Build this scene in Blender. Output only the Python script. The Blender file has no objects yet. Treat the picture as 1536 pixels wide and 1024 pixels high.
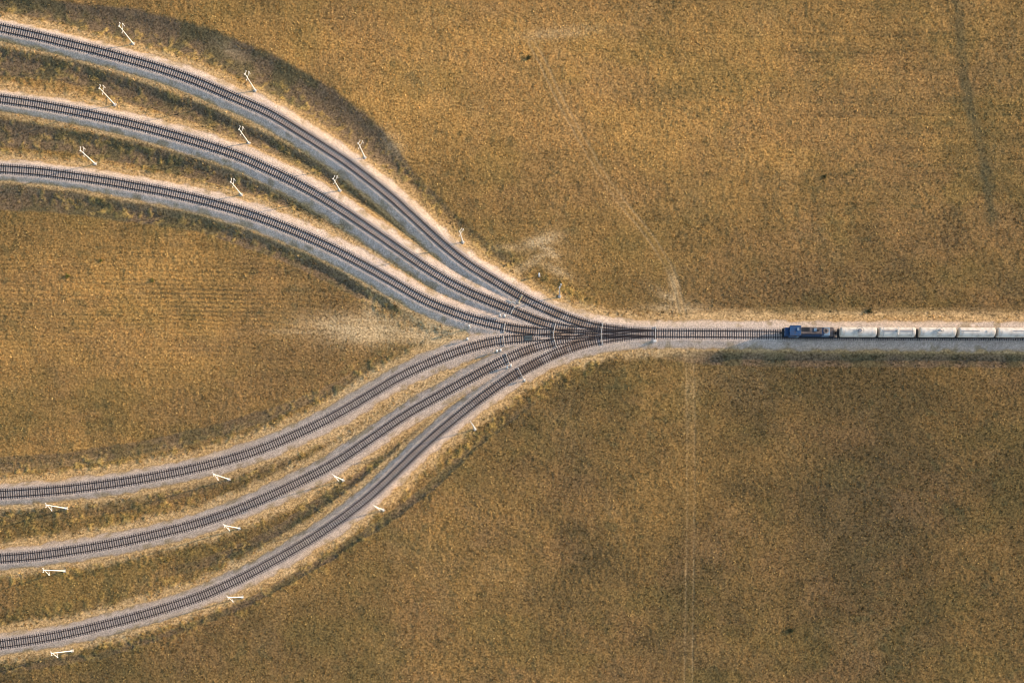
import bpy, bmesh, math, random
import numpy as np
from mathutils import Vector, Matrix

random.seed(7)
RNG = np.random.default_rng(11)
scene = bpy.context.scene
COL = scene.collection

# ------------------------------------------------------------------ frame of reference
H = 240.0            # camera height above the field
S = 0.17             # metres per photograph pixel on the field
NX, NY = 850.0, 890.0  # photograph pixel straight below the camera


def P(px, py, z=0.0):
    s = S * (H - z) / H
    return ((px - NX) * s, (NY - py) * s)


# ------------------------------------------------------------------ small helpers
def link(o, parent=None):
    COL.objects.link(o)
    if parent is not None:
        o.parent = parent
    return o


def tag(o, label=None, cat=None, group=None, kind=None):
    if label: o["label"] = label
    if cat: o["category"] = cat
    if group: o["group"] = group
    if kind: o["kind"] = kind
    return o


def empty(name, loc=(0, 0, 0), rz=0.0):
    o = bpy.data.objects.new(name, None)
    o.location = loc
    o.rotation_euler = (0, 0, rz)
    o.empty_display_size = 0.3
    return link(o)


def copy_tree(o, parent=None):
    c = o.copy()
    COL.objects.link(c)
    if parent is not None:
        c.parent = parent
    for ch in list(o.children):
        copy_tree(ch, c)
    return c


class MB:
    """collects shapes and links them as one mesh object"""

    def __init__(self):
        self.bm = bmesh.new()

    def box(self, c, size, rz=0.0, rx=0.0, ry=0.0, bevel=0.0):
        b2 = bmesh.new()
        bmesh.ops.create_cube(b2, size=1.0)
        bmesh.ops.scale(b2, vec=size, verts=b2.verts)
        if bevel > 0:
            bmesh.ops.bevel(b2, geom=list(b2.edges), offset=bevel, segments=2, affect='EDGES', profile=0.5)
        m = Matrix.Translation(c) @ Matrix.Rotation(rz, 4, 'Z') @ Matrix.Rotation(ry, 4, 'Y') @ Matrix.Rotation(rx, 4, 'X')
        bmesh.ops.transform(b2, matrix=m, verts=b2.verts)
        self.merge(b2)
        return self

    def merge(self, b2):
        me = bpy.data.meshes.new("t")
        b2.to_mesh(me)
        b2.free()
        self.bm.from_mesh(me)
        bpy.data.meshes.remove(me)

    def tube(self, a, b, r1, r2=None, seg=8):
        r2 = r1 if r2 is None else r2
        a, b = Vector(a), Vector(b)
        d = b - a
        b2 = bmesh.new()
        bmesh.ops.create_cone(b2, cap_ends=True, segments=seg, radius1=r1, radius2=r2, depth=d.length)
        q = Vector((0, 0, 1)).rotation_difference(d.normalized())
        m = Matrix.Translation((a + b) / 2) @ q.to_matrix().to_4x4()
        bmesh.ops.transform(b2, matrix=m, verts=b2.verts)
        self.merge(b2)
        return self

    def path(self, pts, r, seg=6):
        for a, b in zip(pts[:-1], pts[1:]):
            self.tube(a, b, r, seg=seg)
        return self

    def lathe_x(self, prof, cx=0, cy=0, cz=0, seg=24):
        """profile of (x, radius) turned about the X axis"""
        rings = []
        for x, r in prof:
            ring = []
            if r < 1e-4:
                ring = [self.bm.verts.new((cx + x, cy, cz))]
            else:
                for k in range(seg):
                    a = 2 * math.pi * k / seg
                    ring.append(self.bm.verts.new((cx + x, cy + r * math.cos(a), cz + r * math.sin(a))))
            rings.append(ring)
        for A, B in zip(rings[:-1], rings[1:]):
            for k in range(seg):
                k2 = (k + 1) % seg
                if len(A) == 1 and len(B) > 1:
                    self.bm.faces.new((A[0], B[k], B[k2]))
                elif len(B) == 1 and len(A) > 1:
                    self.bm.faces.new((A[k], B[0], A[k2]))
                elif len(A) > 1:
                    self.bm.faces.new((A[k], B[k], B[k2], A[k2]))
        return self

    def build(self, name, mat, parent=None, smooth=False):
        bmesh.ops.recalc_face_normals(self.bm, faces=list(self.bm.faces))
        me = bpy.data.meshes.new(name)
        self.bm.to_mesh(me)
        self.bm.free()
        if smooth:
            for p in me.polygons: p.use_smooth = True
            try:
                me.set_sharp_from_angle(angle=math.radians(40))
            except Exception:
                pass
        me.materials.append(mat)
        return link(bpy.data.objects.new(name, me), parent)


# ------------------------------------------------------------------ materials
def new_mat(name):
    m = bpy.data.materials.new(name)
    m.use_nodes = True
    nt = m.node_tree
    bsdf = nt.nodes["Principled BSDF"]
    return m, nt, bsdf


def N(nt, typ, **kw):
    n = nt.nodes.new(typ)
    for k, v in kw.items():
        setattr(n, k, v)
    return n


def simple_mat(name, col, rough=0.6, metal=0.0, dirt=(0.12, 0.09, 0.07), amount=0.25, scale=1.5, spec=0.3):
    """paint or metal with uneven wear"""
    m, nt, b = new_mat(name)
    tc = N(nt, 'ShaderNodeTexCoord')
    n1 = N(nt, 'ShaderNodeTexNoise')
    n1.inputs['Scale'].default_value = scale
    n1.inputs['Detail'].default_value = 5
    nt.links.new(tc.outputs['Object'], n1.inputs['Vector'])
    rp = N(nt, 'ShaderNodeMapRange')
    rp.inputs['From Min'].default_value = 0.42
    rp.inputs['From Max'].default_value = 0.75
    rp.inputs['To Max'].default_value = amount
    nt.links.new(n1.outputs['Fac'], rp.inputs['Value'])
    mx = N(nt, 'ShaderNodeMix', data_type='RGBA')
    mx.inputs['A'].default_value = (*col, 1)
    mx.inputs['B'].default_value = (*dirt, 1)
    nt.links.new(rp.outputs['Result'], mx.inputs['Factor'])
    nt.links.new(mx.outputs['Result'], b.inputs['Base Color'])
    b.inputs['Roughness'].default_value = rough
    b.inputs['Metallic'].default_value = metal
    b.inputs['Specular IOR Level'].default_value = spec
    return m


def terrain_mat():
    m, nt, b = new_mat("ground_surface")
    L = nt.links.new
    geo = N(nt, 'ShaderNodeNewGeometry')
    at = N(nt, 'ShaderNodeAttribute', attribute_name="base")
    mb = N(nt, 'ShaderNodeAttribute', attribute_name="stone")

    def noise(scale, detail=4, rough=0.6, sx=1.0, sy=1.0):
        mp = N(nt, 'ShaderNodeMapping')
        mp.inputs['Scale'].default_value = (sx, sy, 1)
        L(geo.outputs['Position'], mp.inputs['Vector'])
        n = N(nt, 'ShaderNodeTexNoise')
        n.inputs['Scale'].default_value = scale
        n.inputs['Detail'].default_value = detail
        n.inputs['Roughness'].default_value = rough
        L(mp.outputs['Vector'], n.inputs['Vector'])
        return n

    def rng(src, a, c, lo, hi):
        r = N(nt, 'ShaderNodeMapRange')
        r.inputs['From Min'].default_value = a
        r.inputs['From Max'].default_value = c
        r.inputs['To Min'].default_value = lo
        r.inputs['To Max'].default_value = hi
        L(src, r.inputs['Value'])
        return r.outputs['Result']

    def math_(op, a, c):
        n = N(nt, 'ShaderNodeMath', operation=op)
        for i, v in enumerate((a, c)):
            if isinstance(v, (int, float)): n.inputs[i].default_value = v
            else: L(v, n.inputs[i])
        return n.outputs[0]

    clump = noise(1.9, 5, 0.7)
    fine = noise(6.5, 3, 0.65)
    soil = math_('MULTIPLY', rng(clump.outputs['Fac'], 0.34, 0.66, 0.36, 1.38), rng(fine.outputs['Fac'], 0.3, 0.7, 0.72, 1.28))
    # ballast: individual stones
    vor = N(nt, 'ShaderNodeTexVoronoi')
    vor.inputs['Scale'].default_value = 5.5
    L(geo.outputs['Position'], vor.inputs['Vector'])
    stone_v = rng(vor.outputs['Color'], 0.0, 1.0, 0.62, 1.38)
    patch = noise(0.5, 4, 0.6)
    stone_v = math_('MULTIPLY', stone_v, rng(patch.outputs['Fac'], 0.35, 0.65, 0.9, 1.08))
    mixf = N(nt, 'ShaderNodeMix')
    L(mb.outputs['Fac'], mixf.inputs['Factor'])
    L(soil, mixf.inputs['A'])
    L(stone_v, mixf.inputs['B'])
    mul = N(nt, 'ShaderNodeVectorMath', operation='SCALE')
    L(at.outputs['Color'], mul.inputs[0])
    L(mixf.outputs['Result'], mul.inputs['Scale'])
    L(mul.outputs['Vector'], b.inputs['Base Color'])
    b.inputs['Roughness'].default_value = 1.0
    b.inputs['Specular IOR Level'].default_value = 0.05
    # relief finer than the mesh
    h = N(nt, 'ShaderNodeMix')
    L(mb.outputs['Fac'], h.inputs['Factor'])
    L(fine.outputs['Fac'], h.inputs['A'])
    L(vor.outputs['Distance'], h.inputs['B'])
    bp = N(nt, 'ShaderNodeBump')
    bp.inputs['Strength'].default_value = 0.5
    bp.inputs['Distance'].default_value = 0.08
    L(h.outputs['Result'], bp.inputs['Height'])
    L(bp.outputs['Normal'], b.inputs['Normal'])
    return m


def grass_mat():
    m, nt, b = new_mat("dry_blades")
    at = N(nt, 'ShaderNodeAttribute', attribute_name="tint")
    nt.links.new(at.outputs['Color'], b.inputs['Base Color'])
    b.inputs['Roughness'].default_value = 1.0
    b.inputs['Specular IOR Level'].default_value = 0.0
    tr = N(nt, 'ShaderNodeBsdfTranslucent')
    nt.links.new(at.outputs['Color'], tr.inputs['Color'])
    mx = N(nt, 'ShaderNodeMixShader')
    mx.inputs['Fac'].default_value = 0.3
    nt.links.new(b.outputs['BSDF'], mx.inputs[1])
    nt.links.new(tr.outputs['BSDF'], mx.inputs[2])
    nt.links.new(mx.outputs['Shader'], nt.nodes['Material Output'].inputs['Surface'])
    return m


M_GROUND = terrain_mat()
M_GRASS = grass_mat()
M_RAIL = simple_mat("rusty_rail", (0.036, 0.028, 0.028), 0.7, 0.2, (0.07, 0.04, 0.028), 0.6, 0.6, 0.2)
M_SLEEPER = simple_mat("tarred_timber", (0.046, 0.041, 0.044), 0.9, 0, (0.085, 0.068, 0.062), 0.5, 0.9, 0.1)
_nt = M_SLEEPER.node_tree
_b = _nt.nodes['Principled BSDF']
_g = _nt.nodes.new('ShaderNodeNewGeometry')
_r = _nt.nodes.new('ShaderNodeMapRange')
_r.inputs['To Min'].default_value = 0.7
_r.inputs['To Max'].default_value = 1.45
_nt.links.new(_g.outputs['Random Per Island'], _r.inputs['Value'])
_v = _nt.nodes.new('ShaderNodeVectorMath'); _v.operation = 'SCALE'
_nt.links.new(_b.inputs['Base Color'].links[0].from_socket, _v.inputs[0])
_nt.links.new(_r.outputs['Result'], _v.inputs['Scale'])
_nt.links.new(_v.outputs['Vector'], _b.inputs['Base Color'])
M_WHITE = simple_mat("white_mast_paint", (0.72, 0.68, 0.61), 0.55, 0, (0.5, 0.44, 0.38), 0.35, 1.2)
M_GREYMAST = simple_mat("grey_mast_paint", (0.42, 0.40, 0.38), 0.6, 0, (0.25, 0.22, 0.2), 0.35, 1.2)
M_BAR = simple_mat('grey_white_bar', (0.50, 0.47, 0.43), 0.7, 0, (0.2, 0.16, 0.13), 0.8, 1.2, 0.2)
M_CONC = simple_mat("concrete", (0.42, 0.39, 0.35), 0.9, 0, (0.25, 0.22, 0.18), 0.5, 2.0, 0.1)
M_INSUL = simple_mat("glazed_insulator", (0.62, 0.58, 0.54), 0.25, 0, (0.4, 0.36, 0.3), 0.3, 3)
M_BLUE = simple_mat("blue_loco_paint", (0.014, 0.060, 0.155), 0.45, 0, (0.055, 0.048, 0.046), 0.8, 1.1, 0.4)
M_DEEPBLUE = simple_mat('deep_blue_hood', (0.010, 0.034, 0.085), 0.5, 0, (0.045, 0.038, 0.036), 0.85, 1.0)
M_PALEBLUE = simple_mat("faded_blue_paint", (0.16, 0.24, 0.32), 0.5, 0, (0.2, 0.17, 0.15), 0.5, 0.9)
M_BROWN = simple_mat("sooty_roof", (0.14, 0.108, 0.098), 0.75, 0, (0.035, 0.03, 0.03), 0.85, 0.7, 0.2)
M_TAN = simple_mat("tan_roof_box", (0.27, 0.21, 0.175), 0.7, 0, (0.12, 0.09, 0.08), 0.5, 1.0)
M_DARK = simple_mat("black_underframe", (0.028, 0.027, 0.028), 0.7, 0, (0.10, 0.08, 0.065), 0.5, 1.4, 0.2)
M_WHEEL = simple_mat("wheel_steel", (0.09, 0.08, 0.075), 0.5, 0.5, (0.12, 0.07, 0.05), 0.5, 2)
M_GLASS = simple_mat("cab_glass", (0.02, 0.025, 0.03), 0.08, 0, (0.05, 0.05, 0.05), 0.2, 2, 0.6)
M_TANK = simple_mat("white_tank_paint", (0.70, 0.62, 0.525), 0.5, 0, (0.34, 0.25, 0.18), 0.6, 1.1, 0.3)
M_TANKGREY = simple_mat("grey_tank_fitting", (0.30, 0.29, 0.29), 0.6, 0, (0.14, 0.11, 0.09), 0.6, 2.0)
M_YELLOW = simple_mat("yellowed_steel", (0.50, 0.42, 0.22), 0.7, 0, (0.25, 0.18, 0.1), 0.5, 2.0)
M_PANEL = simple_mat("slate_rubber_panel", (0.055, 0.072, 0.075), 0.8, 0, (0.12, 0.10, 0.08), 0.4, 2.0)
M_LAMP = simple_mat("signal_lens", (0.05, 0.05, 0.05), 0.2, 0, (0.02, 0.02, 0.02), 0.3, 3, 0.5)

# ------------------------------------------------------------------ traced lines (photograph pixels)
TZ = 1.15            # top of ballast above the field
TRACKS = {
    'A': [(-60, 31), (-30, 36.5), (0, 42.2), (52, 53.3), (100, 65.2), (144, 76), (200, 91.2), (239, 102.6), (292, 121), (344, 143.5), (400, 168),
          (439, 191), (478.5, 216), (518, 242), (555, 270), (586, 295), (612, 318.4), (638.5, 342.8), (664.7, 366.5), (688, 385.6),
          (711, 402), (760, 432), (787, 447.8), (803, 456), (834, 470), (865, 482), (900, 491.8), (940, 497), (985, 500.2)],
    'B': [(-60, 141), (-30, 144.6), (0, 148.6), (52, 156.2), (105, 165.9), (157, 176.7), (200, 186.8), (252, 200.6), (305, 216.3), (357, 233.8), (400, 253),
          (452, 278.5), (505, 310), (557, 344.8), (599, 374), (638.5, 401.3), (678, 425.3), (717, 444.2), (760, 462), (803, 480),
          (829, 487.9), (855, 493.1), (900, 497.2), (940, 499.2), (985, 500.2)],
    'C': [(-60, 251.5), (-30, 252), (0, 253.4), (52, 257), (105, 263.8), (157, 271.5), (200, 279), (252, 288.8), (305, 301.1), (357, 315.8), (400, 330.2),
          (452, 351.2), (505, 375.8), (557, 404), (600, 429), (638.5, 450.8), (691, 472.4), (730, 484), (757, 490.3), (782, 494.5),
          (824, 498.4), (870, 499.6), (940, 500.2), (985, 500.2)],
    'D': [(-60, 744.5), (-30, 743), (0, 741), (52, 737.6), (105, 733), (157, 726.4), (200, 720.1), (252, 710.6), (305, 698.8), (357, 684.8), (400, 669.9),
          (440, 653), (478.5, 635.3), (518, 614), (570, 582.6), (599, 565.4), (645, 543.5), (691, 525.8), (730, 514.4), (760, 509.5),
          (782, 507.6), (824, 505.0), (870, 502.8), (940, 500.6), (985, 500.2)],
    'E': [(-60, 841.5), (-30, 840), (0, 837.7), (52, 833.2), (105, 825.8), (157, 817.3), (200, 808.8), (252, 796.6), (305, 782.2), (357, 763.6), (400, 745.4),
          (452, 720.9), (505, 692.4), (555, 658.8), (612, 620), (665, 589.5), (717, 560.5), (745, 545.8), (771, 533), (803, 521),
          (832, 513.4), (865, 507.6), (903, 503.6), (940, 501.4), (985, 500.2)],
    'F': [(-60, 973), (-30, 969.8), (0, 966), (52, 958.7), (105, 948.9), (157, 936.7), (200, 925.7), (252, 910.4), (305, 892.3), (357, 869), (400, 846.6),
          (452, 817), (505, 782.5), (557, 742), (600, 702), (632, 671), (671, 637), (717, 600), (760, 569.5), (782, 556.2),
          (813, 539.9), (837, 528.4), (865, 518.4), (891.5, 511.4), (920, 506.3), (950, 502.6), (985, 500.3)],
    'M': [(985, 500.2), (1060, 500.6), (1160, 501.5), (1300, 502.2), (1536, 503), (1640, 503.3), (1760, 503.6)],
}


def smooth_line(pts, step):
    """Catmull-Rom through the points, resampled at an even step"""
    pts = np.array(pts, float)
    ext = np.vstack([2 * pts[0] - pts[1], pts, 2 * pts[-1] - pts[-2]])
    out = []
    for i in range(1, len(ext) - 2):
        p0, p1, p2, p3 = ext[i - 1:i + 3]
        for t in np.linspace(0, 1, 24, endpoint=False):
            out.append(0.5 * ((2 * p1) + (-p0 + p2) * t + (2 * p0 - 5 * p1 + 4 * p2 - p3) * t * t + (-p0 + 3 * p1 - 3 * p2 + p3) * t ** 3))
    out.append(ext[-2])
    out = np.array(out)
    # iron out hand-tracing wobble
    for _ in range(30):
        out[1:-1] = 0.25 * out[:-2] + 0.5 * out[1:-1] + 0.25 * out[2:]
    d = np.concatenate([[0], np.cumsum(np.hypot(*np.diff(out, axis=0).T))])
    n = max(2, int(d[-1] / step))
    s = np.linspace(0, d[-1], n + 1)
    return np.stack([np.interp(s, d, out[:, 0]), np.interp(s, d, out[:, 1])], 1)


LINES = {k: smooth_line([P(x, y, TZ) for x, y in v], 0.58) for k, v in TRACKS.items()}

# ditches: (px, py, half width px, depth m)
DITCHES = [
    [(-60, -4, 12, 1.6), (0, 5, 13, 1.7), (100, 22, 17, 1.8), (200, 38, 24, 2.0), (300, 66, 25, 2.2), (350, 87, 26, 2.2), (400, 108, 27, 2.2),
     (478, 153, 27, 2.2), (550, 206, 26, 2.0), (588, 241, 18, 1.1), (620, 277, 13, .6), (690, 345, 12, .4), (760, 400, 10, .35), (830, 446, 6, .2)],
    [(-60, 87, 18, 1.4), (0, 95, 18, 1.4), (100, 108, 14, 1.4), (200, 140, 15, 1.4), (300, 173, 13, 1.4), (400, 219, 12, 1.4), (470, 250, 10, 1.3), (520, 287, 9, 1.1),
     (560, 318, 7, .9), (605, 352, 5, .5), (650, 388, 4, .2)],
    [(-60, 196, 18, 1.4), (0, 200, 18, 1.4), (100, 213, 14, 1.4), (150, 222, 15, 1.4), (200, 231, 14, 1.4), (300, 256, 14, 1.4), (350, 270, 12, 1.3), (400, 291, 9, 1.2),
     (450, 309, 9, 1.0), (500, 333, 7, .8), (560, 372, 5, .4), (600, 398, 4, .2)],
    [(-60, 291, 17, 1.3), (0, 296, 17, 1.3), (100, 305, 14, 1.4), (200, 320, 12, 1.4), (300, 335, 11, 1.5), (350, 352, 11, 1.5), (400, 371, 11, 1.5), (450, 390, 11, 1.5),
     (500, 415, 10, 1.5), (540, 438, 9, 1.3), (575, 456, 7, .9), (600, 470, 4, .3)],
    [(-60, 700, 12, .6), (0, 697, 12, .6), (100, 690, 11, .6), (200, 674, 10, .7), (300, 653, 10, .7), (400, 624, 9, .7), (480, 594, 7, .6), (540, 560, 6, .4), (575, 535, 4, .2)],
    [(-60, 777, 9, .45), (0, 774, 9, .45), (100, 771, 9, .45), (200, 756, 9, .45), (300, 732, 9, .45), (370, 710, 8, .4), (430, 692, 7, .3)],
    [(240, 862, 7, .3), (318, 842, 8, .6), (380, 815, 8, .8), (430, 788, 8, .9), (500, 742, 8, .9), (540, 715, 7, .9), (570, 690, 6, .8), (610, 656, 5, .5), (650, 622, 4, .2)],
    [(-60, 1016, 5, .6), (0, 1005, 5, .6), (150, 983, 5, .6), (250, 951, 5, .7), (350, 914, 5, .8), (439, 868, 6, .9), (492, 838, 6, .9), (518, 819, 6, .9), (570, 787, 7, .9),
     (600, 766, 7, .9), (650, 727, 6, .8), (700, 681, 5, .7), (750, 641, 4, .5), (800, 604, 4, .3)],
    [(1000, 536, 5, .2), (1060, 537, 11, 1.0), (1200, 538, 13, 1.2), (1536, 539, 13, 1.2), (1760, 540, 13, 1.2)],
]

# wheel tracks: polyline in pixels, gauge in metres
RUTS = [
    ([(797, 64), (812, 90), (830, 130), (855, 178), (880, 222), (905, 264), (930, 300), (955, 330), (975, 355), (992, 382), (1005, 405), (1016, 438), (1024, 476)], 1.6, 1.25),
    ([(1034, 524), (1035, 560), (1036, 640), (1036, 760), (1034, 900), (1032, 1060)], 1.9, 0.75),
    ([(1040, 470), (1150, 466), (1300, 466), (1536, 468), (1700, 468)], 1.6, 0.45),
    ([(-20, 706), (60, 700), (180, 684), (300, 660), (385, 632), (440, 606), (500, 580), (560, 548)], 1.2, 0.5),
]

# ------------------------------------------------------------------ the terrain grid
def axis(lo, hi, step):
    core = np.arange(lo, hi + step, step)
    out, s, v = [], step, core[-1]
    while v < 4200:
        s *= 1.3; v += s; out.append(v)
    left, s, v = [], step, core[0]
    while v > -4200:
        s *= 1.3; v -= s; left.append(v)
    return np.concatenate([left[::-1], core, out]), len(left), len(left) + len(core)


STEP = 0.30
XS, xi0, xi1 = axis(-156, 130, STEP)
YS, yi0, yi1 = axis(-34, 163, STEP)
GX, GY = np.meshgrid(XS, YS)            # rows = y
SH = GX.shape


def hash2(ix, iy, seed):
    h = (ix.astype(np.int64) * 374761393 + iy.astype(np.int64) * 668265263 + seed * 1442695041) & 0xffffffff
    h = ((h ^ (h >> 13)) * 1274126177) & 0xffffffff
    h = ((h ^ (h >> 16)) * 2246822519) & 0xffffffff
    return ((h ^ (h >> 15)) & 0xffffff) / float(0xffffff)


def vnoise(x, y, wl, seed):
    u, v = x / wl, y / wl
    iu, iv = np.floor(u), np.floor(v)
    fu, fv = u - iu, v - iv
    fu, fv = fu * fu * (3 - 2 * fu), fv * fv * (3 - 2 * fv)
    a = hash2(iu, iv, seed); b = hash2(iu + 1, iv, seed)
    c = hash2(iu, iv + 1, seed); d = hash2(iu + 1, iv + 1, seed)
    return (a * (1 - fu) + b * fu) * (1 - fv) + (c * (1 - fu) + d * fu) * fv * 1.0


def fbm(x, y, wl, seed, octv=3, gain=0.55):
    t, amp, tot = 0, 1.0, 0
    ca, sa = math.cos(0.6), math.sin(0.6)
    for o in range(octv):
        t = t + amp * vnoise(x, y, wl, seed + o * 17)
        tot += amp
        amp *= gain; wl *= 0.5
        x, y = ca * x - sa * y + 13.1, sa * x + ca * y - 7.7
    return t / tot


def smoothstep(a, b, x):
    t = np.clip((x - a) / (b - a), 0, 1)
    return t * t * (3 - 2 * t)


def line_field(pts, reach, extra=None):
    """distance to a polyline (and values interpolated along it) over the grid"""
    pts = np.asarray(pts, float)
    D = np.full(SH, 1e3)
    E = None if extra is None else [np.zeros(SH) for _ in extra]
    for i in range(len(pts) - 1):
        a, b = pts[i], pts[i + 1]
        x0 = np.searchsorted(XS, min(a[0], b[0]) - reach); x1 = np.searchsorted(XS, max(a[0], b[0]) + reach)
        y0 = np.searchsorted(YS, min(a[1], b[1]) - reach); y1 = np.searchsorted(YS, max(a[1], b[1]) + reach)
        if x1 <= x0 or y1 <= y0: continue
        sx, sy = GX[y0:y1, x0:x1], GY[y0:y1, x0:x1]
        dx, dy = b - a
        l2 = dx * dx + dy * dy + 1e-12
        t = np.clip(((sx - a[0]) * dx + (sy - a[1]) * dy) / l2, 0, 1)
        d = np.hypot(sx - a[0] - t * dx, sy - a[1] - t * dy)
        cur = D[y0:y1, x0:x1]
        m = d < cur
        cur[m] = d[m]
        if E is not None:
            for k, vals in enumerate(extra):
                ev = E[k][y0:y1, x0:x1]
                vv = vals[i] * (1 - t) + vals[i + 1] * t
                ev[m] = vv[m]
    return (D, E) if E is not None else D


PXX = GX / S + NX      # photograph pixel of each grid point (field level), only for regional tints
PYY = NY - GY / S

edge_n = fbm(GX, GY, 2.2, 3, 3) - 0.5
big_n = fbm(GX, GY, 26, 5, 4)
mid_n = fbm(GX, GY, 7, 9, 3)
strip_n = fbm(GX * 0.07, GY, 1.7, 21, 3, 0.7)
strip_w = fbm(GX, GY, 40, 33, 2)

# distance to the tracks
dtrack = np.full(SH, 1e3)
bed_half = np.full(SH, 2.8)
for k, ln in LINES.items():
    sub = ln[::3] if k != 'M' else ln[::10]
    if not np.allclose(sub[-1], ln[-1]): sub = np.vstack([sub, ln[-1]])
    d = line_field(sub, 16)
    m = d < dtrack
    dtrack[m] = d[m]
    pxx = PXX[m]
    if k in 'ABC':
        hw = np.interp(pxx, [0, 200, 450, 985], [2.55, 2.9, 3.4, 3.2])
    elif k == 'M':
        hw = np.interp(pxx, [985, 1100, 1536], [3.3, 3.6, 3.7])
    else:
        hw = np.interp(pxx, [0, 300, 600, 985], [2.7, 2.8, 3.0, 3.2])
    bed_half[m] = hw

# heights
amp_field = 0.35 + 1.3 * fbm(GX, GY, 16, 41, 3)
rough_small = (fbm(GX, GY, 0.75, 51, 2, 0.6) - 0.5)
Zfield = (big_n - 0.5) * 0.5 + (mid_n - 0.5) * 0.25
T1 = 1.75
prof = np.where(dtrack < T1, TZ,
        np.where(dtrack < bed_half, TZ - 0.64 * np.clip((dtrack - T1) / (bed_half - T1), 0, 1), TZ - 0.64 - 0.10 * (dtrack - bed_half)))
wtr = 1 - smoothstep(bed_half + 1.0, bed_half + 4.2, dtrack)
Z = Zfield * (1 - wtr) + prof * wtr
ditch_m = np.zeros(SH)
dzsum = np.zeros(SH)
ditch_green = np.zeros(SH)
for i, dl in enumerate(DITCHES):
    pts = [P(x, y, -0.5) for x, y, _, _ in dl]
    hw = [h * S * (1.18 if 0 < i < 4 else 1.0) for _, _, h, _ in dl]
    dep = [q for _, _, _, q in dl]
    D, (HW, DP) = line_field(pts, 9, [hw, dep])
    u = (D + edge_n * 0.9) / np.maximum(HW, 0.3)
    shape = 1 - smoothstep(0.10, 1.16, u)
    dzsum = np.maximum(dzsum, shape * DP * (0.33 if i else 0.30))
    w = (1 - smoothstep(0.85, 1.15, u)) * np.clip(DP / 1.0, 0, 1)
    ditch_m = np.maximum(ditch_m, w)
keep = smoothstep(bed_half + 0.1, bed_half + 1.2, dtrack)
Z = Z - dzsum * keep
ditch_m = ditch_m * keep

# wheel ruts
rut_m = np.zeros(SH); rut_bed = np.zeros(SH)
for pts, g, wgt in RUTS:
    sp = smooth_line([P(x, y) for x, y in pts], 1.0)
    D = line_field(sp, 4)
    D = D + edge_n * 0.25
    r = np.exp(-((D - g / 2) / 0.19) ** 2) * wgt
    rut_m = np.maximum(rut_m, r)
    rut_bed = np.maximum(rut_bed, wgt * (1 - smoothstep(g / 2 + 0.2, g / 2 + 0.75, D)))
fade_rut = 0.55 + 0.9 * (fbm(GX, GY, 6, 61, 2) - 0.3)
rut_m = np.clip(rut_m * fade_rut, 0, 1) * (dtrack > 4.0)
rut_bed = rut_bed * (dtrack > 4.0)
Z = Z - 0.07 * rut_m

stone = 1 - smoothstep(bed_half - 0.35, bed_half + 0.35, dtrack + edge_n * 1.3)
earth = (1 - smoothstep(bed_half + 1.1, bed_half + 3.0, dtrack + edge_n * 2.4)) * (1 - stone) * (1 - 0.35 * ditch_m)


# bare sandy patches
def blob(px, py, rx, ry, ang=0.0):
    c, s = math.cos(ang), math.sin(ang)
    dx, dy = PXX - px, PYY - py
    u, v = (dx * c + dy * s) / rx, (-dx * s + dy * c) / ry
    return np.exp(-(u * u + v * v))


sand = np.zeros(SH)
for (px, py, rx, ry, ang, w) in [(548, 494, 85, 21, 0.03, 1.0), (640, 500, 100, 18, 0.08, .9), (500, 487, 45, 8, 0, .6), (555, 470, 16, 26, .2, .6), (470, 497, 60, 6, 0, .5),
                                 (690, 497, 60, 10, 0, .45), (812, 362, 26, 10, -0.25, .9), (822, 376, 20, 8, .7, .8), (800, 392, 30, 7, -.5, .65), (832, 404, 30, 7, .5, .5), (770, 372, 30, 6, 0, .35), (1008, 448, 30, 7, .5, .6), (1012, 432, 7, 26, -.15, .55), (1000, 462, 40, 6, 0, .5),
                                 (1025, 462, 36, 10, 0, .6), (840, 50, 60, 9, -0.1, .38), (1035, 585, 12, 70, 0, .12), (1030, 530, 26, 9, 0, .2),
                                 (345, 75, 26, 10, .6, .35), (590, 215, 14, 24, -.6, .35), (1300, 470, 300, 5, 0, .35), (545, 572, 50, 7, -.55, .5)]:
    sand = np.maximum(sand, w * blob(px, py, rx, ry, ang))
sand = np.clip(sand * (0.55 + 0.50 * fbm(GX, GY, 2.4, 71, 4, 0.65) + 0.50 * smoothstep(0.3, 0.7, fbm(GX * 0.12, GY + 0.05 * GX, 1.3, 73, 3, 0.7))), 0, 1)

bare = np.clip(stone + 0.8 * sand + 0.7 * rut_m, 0, 1)
lump = 1 - np.clip(stone * 0.93 + 0.75 * sand + 0.6 * rut_bed + 0.7 * earth + 0.6 * ditch_m, 0, 0.95)
Z = Z + rough_small * 0.19 * amp_field * lump
Z = Z + (hash2(np.round(GX / STEP), np.round(GY / STEP), 91) - 0.5) * (0.05 * lump + 0.035 * stone * (dtrack > 1.45) + 0.01)

# bushy weeds along the banks
dgap = dtrack - bed_half
weed_zone = smoothstep(0.9, 1.8, dgap) * (1 - smoothstep(4.0, 7.5, dgap)) * (PXX < 900) * np.clip(0.25 + ditch_m * 0 + 1.1 * fbm(GX, GY, 12, 121, 2), 0, 1)
weed = smoothstep(0.46, 0.72, fbm(GX, GY, 1.25, 123, 3, 0.65)) * weed_zone * (1 - 0.5 * sand)
Z = Z + 0.20 * weed * (1 - stone)

# ground colours
def C(*c): return np.array(c)


def mixc(a, b, t): return a + (b - a) * t[..., None]


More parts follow.
